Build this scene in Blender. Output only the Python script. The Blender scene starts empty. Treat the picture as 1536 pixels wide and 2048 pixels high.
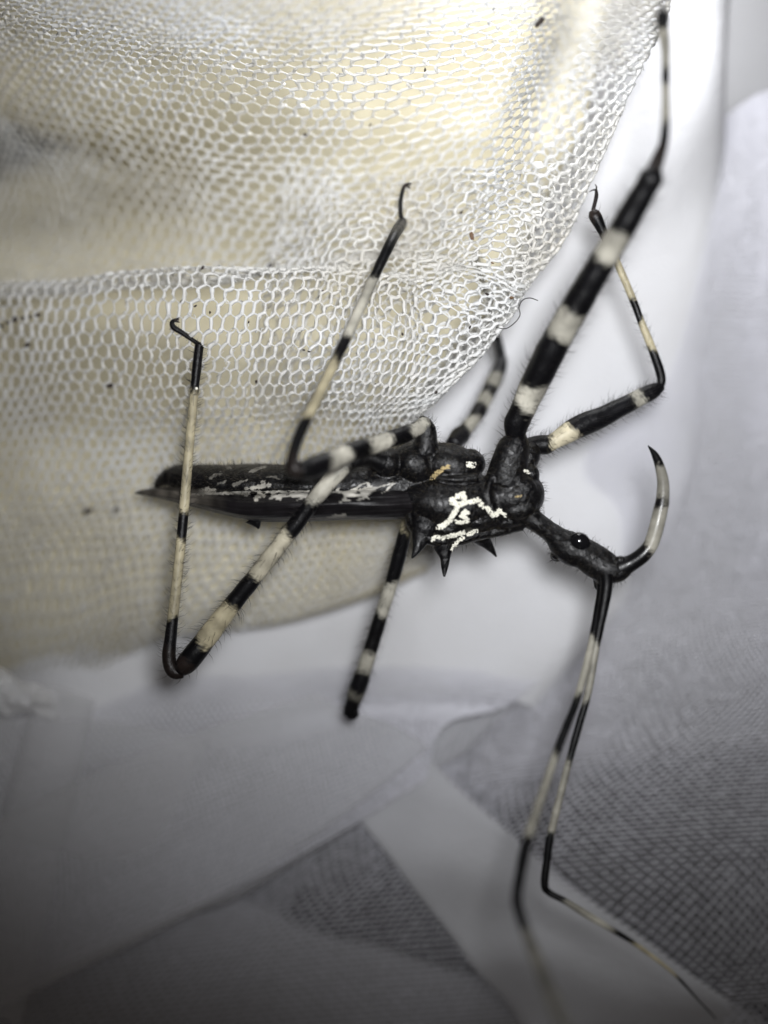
import bpy, bmesh, math, random
import numpy as np
from mathutils import Vector, Matrix
from mathutils.bvhtree import BVHTree

random.seed(7)
rng = np.random.default_rng(7)
C = bpy.context.scene.collection
SC = bpy.context.scene
MM = 0.001          # everything is measured in millimetres, built in metres
D = 90.0            # camera to the plane of the insect, mm
PX = 30.0           # photograph pixels per mm in that plane

# ------------------------------------------------------------------ camera
cam_d = bpy.data.cameras.new('camera')
cam = bpy.data.objects.new('camera', cam_d); C.objects.link(cam)
cam.location = (0, -D*MM, 0); cam.rotation_euler = (math.radians(90), 0, 0)
cam_d.sensor_fit = 'VERTICAL'; cam_d.sensor_height = 36.0; cam_d.sensor_width = 36.0
cam_d.lens = 36.0*D/(2048/PX)
cam_d.clip_start = 0.001; cam_d.clip_end = 10
cam_d.dof.use_dof = True; cam_d.dof.focus_distance = (D-0.6)*MM
cam_d.dof.aperture_fstop = cam_d.lens/5.0
SC.camera = cam
SC.render.resolution_x = 768; SC.render.resolution_y = 1024

# ------------------------------------------------------------------ world and lamps
w = bpy.data.worlds.new('World'); SC.world = w; w.use_nodes = True
bg = w.node_tree.nodes['Background']
bg.inputs[0].default_value = (1.0, 0.90, 0.82, 1); bg.inputs[1].default_value = 0.055

def area_lamp(name, loc, target, size, watt, col, spread=180):
    l = bpy.data.lights.new(name, 'AREA'); l.shape = 'DISK'; l.size = size*MM
    l.energy = watt; l.color = col; l.spread = math.radians(spread)
    o = bpy.data.objects.new(name, l); C.objects.link(o)
    o.location = Vector(loc)*MM
    o.rotation_euler = (Vector(target)-Vector(loc)).to_track_quat('-Z', 'Y').to_euler()
    return o
area_lamp('key_lamp', (13, 0, 52), (4, 10, 12), 22, 0.023, (0.97, 0.98, 1.0))
area_lamp('phone_torch', (5, -88, 7), (6, 0, 22), 12, 0.0235, (0.97, 0.98, 1.0), 72)

SC.view_settings.view_transform = 'Standard'; SC.view_settings.look = 'None'
SC.view_settings.exposure = 0.0; SC.view_settings.gamma = 1.0
SC.view_settings.use_curve_mapping = False
SC.cycles.use_denoising = True
SC.cycles.max_bounces = 8; SC.cycles.transmission_bounces = 4; SC.cycles.transparent_max_bounces = 8
SC.cycles.caustics_reflective = False; SC.cycles.caustics_refractive = False

# ------------------------------------------------------------------ helpers
def P(px, py, d=0.0):
    k = (D+d)/D
    return np.array([(px-768)/PX*k, d, (1024-py)/PX*k])
def topx(p):
    k = D/(D+p[..., 1])
    return p[..., 0]*k*PX+768, 1024-p[..., 2]*k*PX
def catmull(pts, t):
    """pts (n,k), t in [0,n-1] array"""
    pts = np.asarray(pts, float); n = len(pts)
    i = np.clip(np.floor(t).astype(int), 0, n-2); f = (t-i)[:, None]
    g = lambda j: np.where((j < 0)[:, None], 2*pts[0]-pts[1], np.where((j > n-1)[:, None], 2*pts[n-1]-pts[n-2], pts[np.clip(j, 0, n-1)]))
    p0, p1, p2, p3 = g(i-1), g(i), g(i+1), g(i+2)
    return 0.5*((2*p1)+(-p0+p2)*f+(2*p0-5*p1+4*p2-p3)*f**2+(-p0+3*p1-3*p2+p3)*f**3)
def vnoise(p, scale, seed=0):
    """cheap smooth noise from summed sines, in -1..1"""
    r = np.random.default_rng(seed); out = 0
    for k in range(6):
        dv = r.normal(size=3); dv /= np.linalg.norm(dv)
        out = out+np.sin((p@dv)/scale*(1+0.35*k)+r.uniform(0, 6.28))
    return out/3.5

def make_obj(name, verts, faces, mat, parent=None, smooth=True, col=None):
    me = bpy.data.meshes.new(name)
    v = np.asarray(verts, dtype=np.float64)*MM
    if isinstance(faces, np.ndarray) and faces.ndim == 2:
        me.vertices.add(len(v)); me.vertices.foreach_set('co', v.ravel())
        nf, k = faces.shape
        me.loops.add(nf*k); me.loops.foreach_set('vertex_index', faces.astype(np.int32).ravel())
        me.polygons.add(nf); me.polygons.foreach_set('loop_start', np.arange(0, nf*k, k, dtype=np.int32))
        me.update(calc_edges=True); me.validate()
    else:
        me.from_pydata(v.tolist(), [], [tuple(int(a) for a in f) for f in faces]); me.update()
    me.polygons.foreach_set('use_smooth', np.full(len(me.polygons), smooth))
    if col is not None:
        a = me.color_attributes.new('Col', 'FLOAT_COLOR', 'POINT')
        c4 = np.ones((len(v), 4)); c4[:, :3] = col
        a.data.foreach_set('color', c4.ravel())
    me.materials.append(mat)
    o = bpy.data.objects.new(name, me); C.objects.link(o)
    if parent: o.parent = parent
    return o
def tag(o, label=None, cat=None, group=None, kind=None):
    if label: o['label'] = label
    if cat: o['category'] = cat
    if group: o['group'] = group
    if kind: o['kind'] = kind
    return o
def frames(c):
    t = np.gradient(c, axis=0); t /= np.linalg.norm(t, axis=1)[:, None]+1e-12
    n = np.zeros_like(c); up = np.array([0, 1.0, 0])
    a = np.cross(t[0], up); 
    if np.linalg.norm(a) < 1e-3: a = np.cross(t[0], [1, 0, 0])
    n[0] = a/np.linalg.norm(a)
    for i in range(1, len(c)):
        v = n[i-1]-t[i]*np.dot(n[i-1], t[i]); n[i] = v/np.linalg.norm(v)
    return t, n, np.cross(t, n)
def loft(ctrl, step=0.12, sides=18):
    """ctrl rows: px,py,depth,half height px (in the picture plane),half depth px -> verts,faces,centre line,ring index"""
    ctrl = np.array([list(r)+[r[3]]*(5-len(r)) for r in ctrl], float)
    pos = np.array([P(*r[:3]) for r in ctrl]); k = (D+ctrl[:, 2:3])/D
    full = np.hstack([pos, ctrl[:, 3:5]*k/PX])
    L = np.linalg.norm(np.diff(pos, axis=0), axis=1).sum()
    m = max(6, int(L/step)); seg = np.linalg.norm(np.diff(pos, axis=0), axis=1); cum = np.r_[0, np.cumsum(seg)]
    t = np.interp(np.linspace(0, cum[-1], m), cum, np.arange(len(pos)))
    s = catmull(full, t); c = s[:, :3]; r = np.maximum(s[:, 3:], 0.01)
    T, N, B = frames(c)
    a = np.linspace(0, 2*math.pi, sides, endpoint=False)
    v = c[:, None]+N[:, None]*(np.cos(a)[None, :, None]*r[:, 0][:, None, None])+B[:, None]*(np.sin(a)[None, :, None]*r[:, 1][:, None, None])
    v = v.reshape(-1, 3)
    i, j = np.meshgrid(np.arange(m-1), np.arange(sides), indexing='ij')
    q = np.stack([i*sides+j, i*sides+(j+1) % sides, (i+1)*sides+(j+1) % sides, (i+1)*sides+j], -1).reshape(-1, 4)
    faces = [tuple(x) for x in q]+[tuple(range(sides-1, -1, -1)), tuple(range((m-1)*sides, m*sides))]
    return v, faces, c, r, (T, N, B)
def ellipsoid(px, py, d, rx, ry, rd, rot=0, seg=24, rings=16):
    k = (D+d)/D; c = P(px, py, d); ca, sa = math.cos(math.radians(rot)), math.sin(math.radians(rot))
    v, f = [], []
    for i in range(rings+1):
        th = math.pi*i/rings
        for j in range(seg):
            ph = 2*math.pi*j/seg
            x, y, z = rx*math.cos(th), rd*math.sin(th)*math.sin(ph), ry*math.sin(th)*math.cos(ph)
            v.append(c+np.array([x*ca-z*sa, y, x*sa+z*ca])*k/PX)
    for i in range(rings):
        for j in range(seg):
            f.append((i*seg+j, i*seg+(j+1) % seg, (i+1)*seg+(j+1) % seg, (i+1)*seg+j))
    return np.array(v), f

# ------------------------------------------------------------------ materials
def mat(name):
    m = bpy.data.materials.new(name); m.use_nodes = True
    nt = m.node_tree; nt.nodes.clear()
    out = nt.nodes.new('ShaderNodeOutputMaterial')
    return m, nt, out
def N_(nt, t, **kw):
    n = nt.nodes.new(t)
    for k, v in kw.items():
        if k in n.inputs: n.inputs[k].default_value = v
        else: setattr(n, k, v)
    return n
def cloth_mat(name, c1, c2, transl, weave=0.35, rough=0.8, nscale=60, bumpd=0.00012):
    """white fabric: woven relief, soft soiling, light passing through"""
    m, nt, out = mat(name); L = nt.links.new
    tc = N_(nt, 'ShaderNodeTexCoord')
    nz = N_(nt, 'ShaderNodeTexNoise', Scale=nscale, Detail=5.0, Roughness=0.6); L(tc.outputs['Object'], nz.inputs['Vector'])
    rp = N_(nt, 'ShaderNodeValToRGB'); rp.color_ramp.elements[0].position = .35; rp.color_ramp.elements[1].position = .65
    rp.color_ramp.elements[0].color = (*c1, 1); rp.color_ramp.elements[1].color = (*c2, 1); L(nz.outputs['Fac'], rp.inputs['Fac'])
    vo = N_(nt, 'ShaderNodeTexVoronoi', Scale=2600.0); L(tc.outputs['Object'], vo.inputs['Vector'])
    n2 = N_(nt, 'ShaderNodeTexNoise', Scale=420.0, Detail=4.0); L(tc.outputs['Object'], n2.inputs['Vector'])
    ad = N_(nt, 'ShaderNodeMath', operation='MULTIPLY_ADD'); L(n2.outputs['Fac'], ad.inputs[0]); ad.inputs[1].default_value = 1.6; L(vo.outputs['Distance'], ad.inputs[2])
    bp = N_(nt, 'ShaderNodeBump', Strength=weave, Distance=bumpd); L(ad.outputs[0], bp.inputs['Height'])
    p = N_(nt, 'ShaderNodeBsdfPrincipled', Roughness=rough); L(rp.outputs['Color'], p.inputs['Base Color']); L(bp.outputs['Normal'], p.inputs['Normal'])
    tr = N_(nt, 'ShaderNodeBsdfTranslucent'); L(rp.outputs['Color'], tr.inputs['Color']); L(bp.outputs['Normal'], tr.inputs['Normal'])
    mx = N_(nt, 'ShaderNodeMixShader'); mx.inputs[0].default_value = transl
    L(p.outputs[0], mx.inputs[1]); L(tr.outputs[0], mx.inputs[2]); L(mx.outputs[0], out.inputs['Surface'])
    return m
def sheer(base, name, clear):
    """the same cloth woven thin: part of the light goes straight through"""
    m = base.copy(); m.name = name; nt = m.node_tree; out = [n for n in nt.nodes if n.type == 'OUTPUT_MATERIAL'][0]
    src = out.inputs['Surface'].links[0].from_socket
    mx = nt.nodes.new('ShaderNodeMixShader'); mx.inputs[0].default_value = clear; tr = nt.nodes.new('ShaderNodeBsdfTransparent')
    nt.links.new(src, mx.inputs[1]); nt.links.new(tr.outputs[0], mx.inputs[2]); nt.links.new(mx.outputs[0], out.inputs['Surface'])
    return m
M_net = cloth_mat('white_nylon_net', (.68, .66, .61), (.82, .83, .84), .40, .2, .38, 90, 0.00003)
M_fine = cloth_mat('white_fine_mesh', (.70, .70, .74), (.80, .80, .86), .25, .15, .5, 60, 0.00002)
M_white = cloth_mat('white_cloth', (.72, .72, .735), (.79, .795, .82), .30, .5, .85, 55)
M_sheer = sheer(M_white, 'sheer_white_cloth', .45)
M_veil = sheer(M_white, 'veil_white_cloth', .74)
M_thin = sheer(M_white, 'thin_white_tulle', .75)
M_cream = cloth_mat('cream_cloth', (.58, .53, .38), (.74, .69, .53), .25, .5, .85, 50)
def plain(name, col, rough=.6, **kw):
    m, nt, out = mat(name)
    p = N_(nt, 'ShaderNodeBsdfPrincipled', Roughness=rough, **kw); p.inputs['Base Color'].default_value = (*col, 1)
    tc = N_(nt, 'ShaderNodeTexCoord'); nz = N_(nt, 'ShaderNodeTexNoise', Scale=900.0, Detail=4.0)
    nt.links.new(tc.outputs['Object'], nz.inputs['Vector'])
    bp = N_(nt, 'ShaderNodeBump', Strength=.3, Distance=.00004); nt.links.new(nz.outputs['Fac'], bp.inputs['Height'])
    nt.links.new(bp.outputs['Normal'], p.inputs['Normal'])
    nt.links.new(p.outputs[0], out.inputs['Surface'])
    return m
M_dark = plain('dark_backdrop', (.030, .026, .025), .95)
M_speck = plain('dark_frass', (.018, .010, .007), .7)
M_brown = plain('brown_chip', (.10, .055, .025), .7)
def chitin(name, rough, bump, scale, spec=.5, coat=0.0, vor=0):
    m, nt, out = mat(name); L = nt.links.new
    at = N_(nt, 'ShaderNodeVertexColor', layer_name='Col'); tc = N_(nt, 'ShaderNodeTexCoord')
    nz = N_(nt, 'ShaderNodeTexNoise', Scale=scale, Detail=6.0, Roughness=.65); L(tc.outputs['Object'], nz.inputs['Vector'])
    n2 = N_(nt, 'ShaderNodeTexNoise', Scale=700.0, Detail=3.0); L(tc.outputs['Object'], n2.inputs['Vector'])
    rp = N_(nt, 'ShaderNodeMapRange'); rp.inputs['From Min'].default_value = .35; rp.inputs['From Max'].default_value = .7
    rp.inputs['To Min'].default_value = .55; rp.inputs['To Max'].default_value = 1.15; L(n2.outputs['Fac'], rp.inputs['Value'])
    mu = N_(nt, 'ShaderNodeMix', data_type='RGBA', blend_type='MULTIPLY'); mu.inputs[0].default_value = 1
    L(at.outputs['Color'], mu.inputs[6]); L(rp.outputs[0], mu.inputs[7])
    rr = N_(nt, 'ShaderNodeMapRange'); rr.inputs['To Min'].default_value = rough-.12; rr.inputs['To Max'].default_value = rough+.15; L(nz.outputs['Fac'], rr.inputs['Value'])
    bp = N_(nt, 'ShaderNodeBump', Strength=bump, Distance=.00006); L(nz.outputs['Fac'], bp.inputs['Height'])
    if vor:   # wrinkled plates in the cuticle
        vo = N_(nt, 'ShaderNodeTexVoronoi', Scale=vor, feature='DISTANCE_TO_EDGE'); dn = N_(nt, 'ShaderNodeVectorMath', operation='MULTIPLY_ADD')
        L(nz.outputs['Color'], dn.inputs[0]); dn.inputs[1].default_value = (.0005,)*3; L(tc.outputs['Object'], dn.inputs[2]); L(dn.outputs[0], vo.inputs['Vector'])
        b2 = N_(nt, 'ShaderNodeBump', Strength=.55, Distance=.00012); L(vo.outputs['Distance'], b2.inputs['Height']); L(bp.outputs['Normal'], b2.inputs['Normal']); bp = b2
    p = N_(nt, 'ShaderNodeBsdfPrincipled'); p.inputs['Specular IOR Level'].default_value = spec; p.inputs['Coat Weight'].default_value = coat; p.inputs['Coat Roughness'].default_value = .12
    L(mu.outputs[2], p.inputs['Base Color']); L(rr.outputs[0], p.inputs['Roughness']); L(bp.outputs['Normal'], p.inputs['Normal'])
    L(p.outputs[0], out.inputs['Surface'])
    return m
M_body = chitin('black_chitin', .30, 1.0, 3600.0, .32, vor=1500.0)
M_leg = chitin('banded_leg', .36, .7, 3800.0, .22)
M_gloss = chitin('glossy_rostrum', .32, .5, 2500.0, .35, .12)
M_wing = chitin('wing_leather', .36, .9, 1800.0, .22)
M_hair = plain('dark_bristle', (.012, .010, .009), .4)
M_fuzz = plain('golden_fuzz', (.06, .05, .033), .4)
M_eye = plain('black_eye', (.004, .004, .005), .12)
M_mark = plain('chalky_marking', (.80, .78, .68), .8)
M_yell = plain('yellow_marking', (.46, .36, .18), .8)
BLACK = np.array([.0024, .0023, .003]); WHITE = np.array([.45, .43, .365]); CREAM = np.array([.45, .40, .27]); BROWN = np.array([.012, .0085, .0075]); GREY = np.array([.20, .19, .16])

# ------------------------------------------------------------------ fabrics
class Sheet:
    """a cloth surface through a grid of control points (px, py, depth mm)"""
    def __init__(s, rows, wrinkle=0.0, wscale=4.0, seed=1, crumple=0.0):
        s.cr = crumple
        s.g = np.array([[P(*p) for p in r] for r in rows])
        R, K = s.g.shape[:2]
        s.vl = np.r_[0, np.cumsum(np.linalg.norm(np.diff(s.g, axis=0), axis=2).mean(1))]
        s.ul = np.r_[0, np.cumsum(np.linalg.norm(np.diff(s.g, axis=1), axis=2).mean(0))]
        s.R, s.K, s.wr, s.ws, s.seed = R, K, wrinkle, wscale, seed
        s.W, s.H = s.ul[-1], s.vl[-1]
    def ev(s, a, b):
        """a,b in mm along the sheet"""
        tu = np.interp(a, s.ul, np.arange(s.K)); tv = np.interp(b, s.vl, np.arange(s.R))
        cols = np.stack([catmull(s.g[r], tu) for r in range(s.R)])          # R,n,3
        n = s.R; i = np.clip(np.floor(tv).astype(int), 0, n-2); f = (tv-i)[:, None]; ar = np.arange(len(tv))
        def g(j):
            lo, hi = 2*cols[0]-cols[1], 2*cols[n-1]-cols[n-2]
            return np.where((j < 0)[:, None], lo, np.where((j > n-1)[:, None], hi, cols[np.clip(j, 0, n-1), ar]))
        p0, p1, p2, p3 = g(i-1), g(i), g(i+1), g(i+2)
        q = 0.5*((2*p1)+(-p0+p2)*f+(2*p0-5*p1+4*p2-p3)*f**2+(-p0+3*p1-3*p2+p3)*f**3)
        if s.wr:
            st = np.stack([a, b, 0*a], -1)
            q = q.copy(); q[:, 1] += s.wr*vnoise(st, s.ws, s.seed); q[:, 2] += .5*s.wr*vnoise(st, s.ws, s.seed+9); q[:, 0] += .5*s.wr*vnoise(st, s.ws, s.seed+17)
        if s.cr:      # loose folds gathered in the lower right of the net
            st = np.stack([a, b, 0*a], -1)
            win = np.exp(-((tu-4.6)/1.5)**2-((tv-6.8)/2.4)**2)+.35*np.exp(-((tu-1.6)/1.6)**2-((tv-3.0)/1.6)**2)
            fold = np.abs(vnoise(st, 1.5, 61))-.35
            q = q.copy(); q[:, 1] -= s.cr*win*fold*1.1; q[:, 2] += s.cr*win*.5*vnoise(st, 1.3, 62); q[:, 0] += s.cr*win*.45*vnoise(st, 1.4, 63)
        return q
    def grid(s, step=0.8):
        na, nb = max(4, int(s.W/step)), max(4, int(s.H/step))
        A, B = np.meshgrid(np.linspace(0, s.W, na), np.linspace(0, s.H, nb))
        v = s.ev(A.ravel(), B.ravel())
        i, j = np.meshgrid(np.arange(nb-1), np.arange(na-1), indexing='ij')
        f = np.stack([i*na+j, i*na+j+1, (i+1)*na+j+1, (i+1)*na+j], -1).reshape(-1, 4)
        return v, f
def cloth(name, sheet, material, label, cat='cloth', group=None, step=.7, thick=.22):
    v, f = sheet.grid(step); o = make_obj(name, v, f, material)
    md = o.modifiers.new('thickness', 'SOLIDIFY'); md.thickness = thick*MM; md.offset = 1
    return tag(o, label, cat, group)
def hexnet(name, sheet, pitch, r, material, label, sides=5, rings=4, jit=.1, thickv=1.5, bow=.1, seed=3, group=None, aspect=1.0, warp=0, chain=0, fray=0, bunch=1.0):
    rg = np.random.default_rng(seed)
    s = pitch/math.sqrt(3)*aspect; dx = pitch/2; dy = 1.5*s
    ni = int(sheet.W/dx); g_ = lambda p: np.interp(p/sheet.H, [0, .12, .26, 1], [bunch, bunch, 1, 1]); rowp = [0.0]
    while rowp[-1] < sheet.H-dy: rowp.append(rowp[-1]+dy*float(g_(rowp[-1])))
    rowp = np.array(rowp); nj = len(rowp)
    I, J = np.meshgrid(np.arange(ni), np.arange(nj), indexing='ij')
    a = I*dx+rg.normal(0, jit*pitch*.5, I.shape); b = rowp[J]+np.where((I+J) % 2 == 0, s/2, 0)*g_(rowp[J])+rg.normal(0, jit*pitch*.5, I.shape)
    if warp:
        st = np.stack([a.ravel(), b.ravel(), 0*a.ravel()], -1)
        a = a+warp*vnoise(st, 3.5, seed+1).reshape(a.shape); b = b+warp*vnoise(st, 3.5, seed+2).reshape(a.shape)
    idx = I*nj+J
    e1 = np.stack([idx[:-1].ravel(), idx[1:].ravel()], -1)
    m = ((I+J) % 2 == 0)[:, :-1].ravel()
    e2 = np.stack([idx[:, :-1].ravel()[m], idx[:, 1:].ravel()[m]], -1)
    E = np.vstack([e1, e2]); isv = np.r_[np.zeros(len(e1)), np.ones(len(e2))]
    w1 = np.where(((I+J) % 2 == 0)[:-1].ravel(), 1+.3*chain, 1-.42*chain); wt = np.r_[w1, np.full(len(e2), thickv)]
    if fray:
        k = np.flatnonzero(rg.random(len(E)) < fray*np.where(wt > 1, 1.6, .3)); E = np.vstack([E, E[k]]); wt = np.r_[wt, np.full(len(k), .42)]
    af, bf = a.ravel(), b.ravel()
    # points along every strand, laid on the sheet
    ts = np.linspace(0, 1, rings); pts = []
    ba = rg.normal(0, bow*pitch, len(E)); bb = rg.normal(0, bow*pitch*.6, len(E)); bz = rg.normal(0, bow*pitch*.7, len(E))
    for t in ts:
        h = 4*t*(1-t)
        q = sheet.ev(np.clip(af[E[:, 0]]*(1-t)+af[E[:, 1]]*t+h*ba, 0, sheet.W), np.clip(bf[E[:, 0]]*(1-t)+bf[E[:, 1]]*t+h*bb, 0, sheet.H))
        q[:, 1] += h*bz
        pts.append(q)
    pts = np.stack(pts, 1)                                   # E,rings,3
    d = pts[:, -1]-pts[:, 0]; d /= np.linalg.norm(d, axis=1)[:, None]+1e-9
    n = np.cross(d, np.array([.13, 1, .2])); n /= np.linalg.norm(n, axis=1)[:, None]+1e-9; bn = np.cross(d, n)
    fr_ = (wt == .42); pts[fr_] += rg.normal(0, r*.9, (fr_.sum(), rings, 3))
    rad = r*wt*np.exp(rg.normal(0, .18, len(E)))
    prof = 1+.25*np.sin(np.linspace(0, 2*np.pi, rings))[None]*rg.uniform(-1, 1, (len(E), 1)); prof[:, 0] = prof[:, -1] = 1.2
    an = np.linspace(0, 2*np.pi, sides, endpoint=False)
    V = pts[:, :, None]+(rad[:, None]*prof)[:, :, None, None]*(np.cos(an)[None, None, :, None]*n[:, None, None]+np.sin(an)[None, None, :, None]*bn[:, None, None])
    base = (np.arange(len(E))*rings*sides)[:, None, None]
    i, j = np.meshgrid(np.arange(rings-1), np.arange(sides), indexing='ij')
    q = np.stack([i*sides+j, i*sides+(j+1) % sides, (i+1)*sides+(j+1) % sides, (i+1)*sides+j], -1).reshape(1, -1, 4)
    F = (base+q).reshape(-1, 4)
    o = make_obj(name, V.reshape(-1, 3), F, material)
    return tag(o, label, 'net', group)

# far darkness inside the cage, seen through the single mesh
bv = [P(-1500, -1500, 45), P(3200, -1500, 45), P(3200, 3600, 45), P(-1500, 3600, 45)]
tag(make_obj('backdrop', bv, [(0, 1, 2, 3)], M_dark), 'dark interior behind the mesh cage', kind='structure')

# white cloth wall behind the insect, with a folded right edge and a hem along its lower edge
W = Sheet([
    [(380, -250, 22), (400, -250, 22), (420, -250, 22), (600, -250, 14), (1000, -250, 12), (1300, -250, 10), (1440, -250, 10), (1462, -250, 13), (1440, -250, 18)],
    [(380, 150, 24), (400, 150, 24), (420, 150, 24), (600, 150, 16), (1000, 150, 14), (1300, 150, 11), (1435, 120, 10.5), (1458, 120, 13), (1440, 120, 18)],
    [(380, 500, 26), (400, 500, 26), (420, 500, 26), (600, 500, 18), (1000, 500, 16), (1250, 500, 14), (1400, 420, 14), (1440, 400, 16), (1430, 400, 19)],
    [(380, 850, 27), (400, 850, 27), (420, 850, 27), (600, 850, 19), (1000, 850, 17), (1230, 850, 16), (1370, 830, 16), (1402, 830, 17), (1400, 830, 19)],
    [(-250, 1150, 27.5), (-50, 1150, 26.5), (180, 1150, 19.5), (600, 1150, 16.5), (950, 1130, 15.5), (1150, 1120, 14.5), (1270, 1130, 14.5), (1300, 1140, 15.5), (1300, 1140, 16.5)],
    [(-250, 1420, 23), (-60, 1420, 21), (120, 1400, 15), (450, 1400, 14), (750, 1370, 13), (930, 1360, 12.5), (1050, 1380, 12.5), (1085, 1400, 13.5), (1085, 1400, 15)],
    [(-250, 1580, 23.3), (-60, 1570, 21.3), (120, 1545, 15.3), (450, 1500, 14.3), (750, 1450, 13.3), (930, 1415, 12.8), (1035, 1400, 12.8), (1070, 1405, 13.8), (1070, 1405, 15.3)],
], .55, 4.5, 4)
cloth('white_cloth', W, M_white, 'smooth white cloth wall of the cage right behind the insect')
WL = Sheet([
    [(-250, 1510, 24.4), (-60, 1500, 22.4), (120, 1475, 16.4), (450, 1430, 15.4), (750, 1380, 14.4), (930, 1345, 13.9), (1040, 1330, 13.9), (1075, 1335, 14.9), (1075, 1335, 16.4)],
    [(-300, 1800, 15.1), (-250, 1780, 14.1), (-150, 1750, 13.6), (200, 1660, 13.1), (500, 1560, 12.1), (700, 1490, 11.6), (850, 1460, 11.6), (965, 1475, 12.6), (965, 1475, 14.1)],
    [(-350, 2120, 13.1), (-280, 2095, 13.1), (-200, 2060, 13.1), (100, 1945, 12.6), (450, 1790, 11.6), (640, 1695, 11.1), (735, 1640, 11.1), (875, 1545, 12.1), (880, 1545, 13.1)],
    [(-350, 2120, 15.1), (-280, 2095, 15.1), (-200, 2060, 15.1), (100, 1945, 14.6), (450, 1785, 13.6), (640, 1690, 13.1), (735, 1635, 13.1), (870, 1540, 14.1), (875, 1540, 15.1)],
], .6, 3.2, 14)
cloth('sheer_panel', WL, M_veil, 'sheer white panel below the cloth wall, ending in a straight slanting hem', thick=.05)
SA = Sheet([[(70, 1370, 11), (120, 1375, 10.6), (190, 1400, 11)], [(20, 1560, 11), (80, 1570, 10.4), (150, 1600, 11)], [(-40, 1800, 11), (20, 1810, 10.4), (90, 1850, 11)], [(-90, 2000, 11), (-40, 2010, 10.4), (40, 2060, 11)]], .15, 3, 15)
cloth('tulle_fold', SA, M_thin, 'narrow standing fold of thin tulle beside the crumpled film', thick=.02)
SB = Sheet([[(620, 1390, 10), (760, 1440, 9.8), (860, 1490, 10)], [(300, 1500, 10), (480, 1570, 9.8), (650, 1660, 10)], [(-50, 1660, 10.2), (150, 1760, 10), (380, 1830, 10.2)], [(-350, 1830, 10.5), (-200, 1930, 10.3), (0, 2020, 10.5)]], .25, 4, 16)
cloth('tulle_strip', SB, M_thin, 'broad strip of thin tulle slanting across the sheer white panel', thick=.02)
SD = Sheet([[(-250, 1420, 12), (200, 1440, 11.5), (420, 1480, 11.5)], [(-250, 1560, 12), (150, 1620, 11.6), (330, 1690, 11.6)], [(-250, 1640, 12.2), (60, 1690, 11.8), (240, 1730, 11.8)]], .25, 4, 17)
cloth('tulle_corner', SD, M_thin, 'thin tulle corner tucked under the slanting tulle strip', thick=.02)
# hem band running down to the right from the corner of the cloth wall
B2 = Sheet([
    [(640, 1500, 12.5), (720, 1450, 12.5), (800, 1420, 12.5)],
    [(735, 1660, 11.6), (820, 1600, 11.2), (880, 1540, 11.6)],
    [(880, 1850, 11.2), (990, 1790, 10.8), (1110, 1745, 11.2)],
    [(1000, 1995, 10), (1150, 1930, 9.6), (1300, 1890, 10)],
    [(1100, 2150, 9.8), (1320, 2110, 9.4), (1560, 2060, 9.8)],
], .45, 3.0, 5)
cloth('hem_band', B2, M_sheer, 'broad pale hem strip slanting across the fine mesh below the antennae')
# right hand cloth, lit at the top, turning away into the dark lower down
Rr = Sheet([
    [(1380, 330, 19), (1440, 255, 16), (1500, 208, 14.5), (1580, 170, 14.5), (1700, 130, 15)],
    [(1340, 500, 19), (1420, 420, 15.5), (1500, 390, 14.5), (1580, 380, 14.5), (1700, 370, 15)],
    [(1240, 800, 19), (1360, 780, 18), (1480, 770, 17), (1580, 760, 17), (1700, 750, 17)],
    [(1150, 1100, 20), (1300, 1080, 21), (1450, 1070, 22), (1580, 1060, 22), (1700, 1060, 22)],
    [(1000, 1380, 22), (1200, 1340, 25), (1400, 1330, 28), (1580, 1320, 30), (1700, 1310, 30)],
    [(950, 1560, 30), (1200, 1520, 36), (1400, 1500, 40), (1580, 1480, 42), (1700, 1460, 42)],
], .3, 4.0, 6)
cloth('white_cloth', Rr, M_white, 'white cloth bulging behind fine mesh at the side of the cage, turning away into shade')
G2 = Sheet([[(1350, -200, 30), (1500, -200, 27), (1700, -200, 26)], [(1350, 60, 32), (1500, 60, 29), (1700, 60, 28)], [(1330, 260, 34), (1500, 300, 33), (1700, 300, 32)], [(1330, 420, 34), (1500, 420, 34), (1700, 420, 33)]], .5, 6, 30)
cloth('grey_cloth', G2, M_white, 'shaded grey cloth in the gap beside the folded edge of the white cloth wall')
# fine mesh panels
F1 = Sheet([
    [(1350, 330, 18), (1440, 245, 15), (1500, 198, 13.7), (1580, 160, 13.7), (1700, 120, 14)],
    [(1280, 520, 18), (1410, 430, 14.6), (1500, 400, 13.7), (1580, 390, 13.7), (1700, 380, 14)],
    [(1150, 850, 17.5), (1330, 800, 15.5), (1480, 790, 14.5), (1580, 780, 14.5), (1700, 770, 14.5)],
    [(900, 1250, 17), (1200, 1180, 15), (1430, 1150, 13.5), (1580, 1130, 13), (1700, 1120, 13)],
    [(500, 1600, 15.2), (900, 1480, 13.7), (1250, 1420, 11.7), (1580, 1380, 10.7), (1700, 1370, 10.7)],
    [(100, 1850, 14.2), (600, 1760, 13.2), (1050, 1700, 11.5), (1580, 1660, 9.7), (1700, 1640, 9.7)],
    [(-150, 2150, 13.2), (500, 2100, 12.2), (1050, 2060, 11.2), (1580, 2000, 9.2), (1700, 1990, 9.2)],
    [(-150, 2350, 13.2), (500, 2300, 12.2), (1050, 2260, 11.2), (1580, 2200, 9.2), (1700, 2190, 9.2)],
], .12, 6.0, 7)
hexnet('mesh_panel', F1, .50, .062, M_fine, 'fine white mesh panel stretched over the dark lower part of the cage', 3, 2, .06, 1.1, 0, 11, warp=.22)
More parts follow.
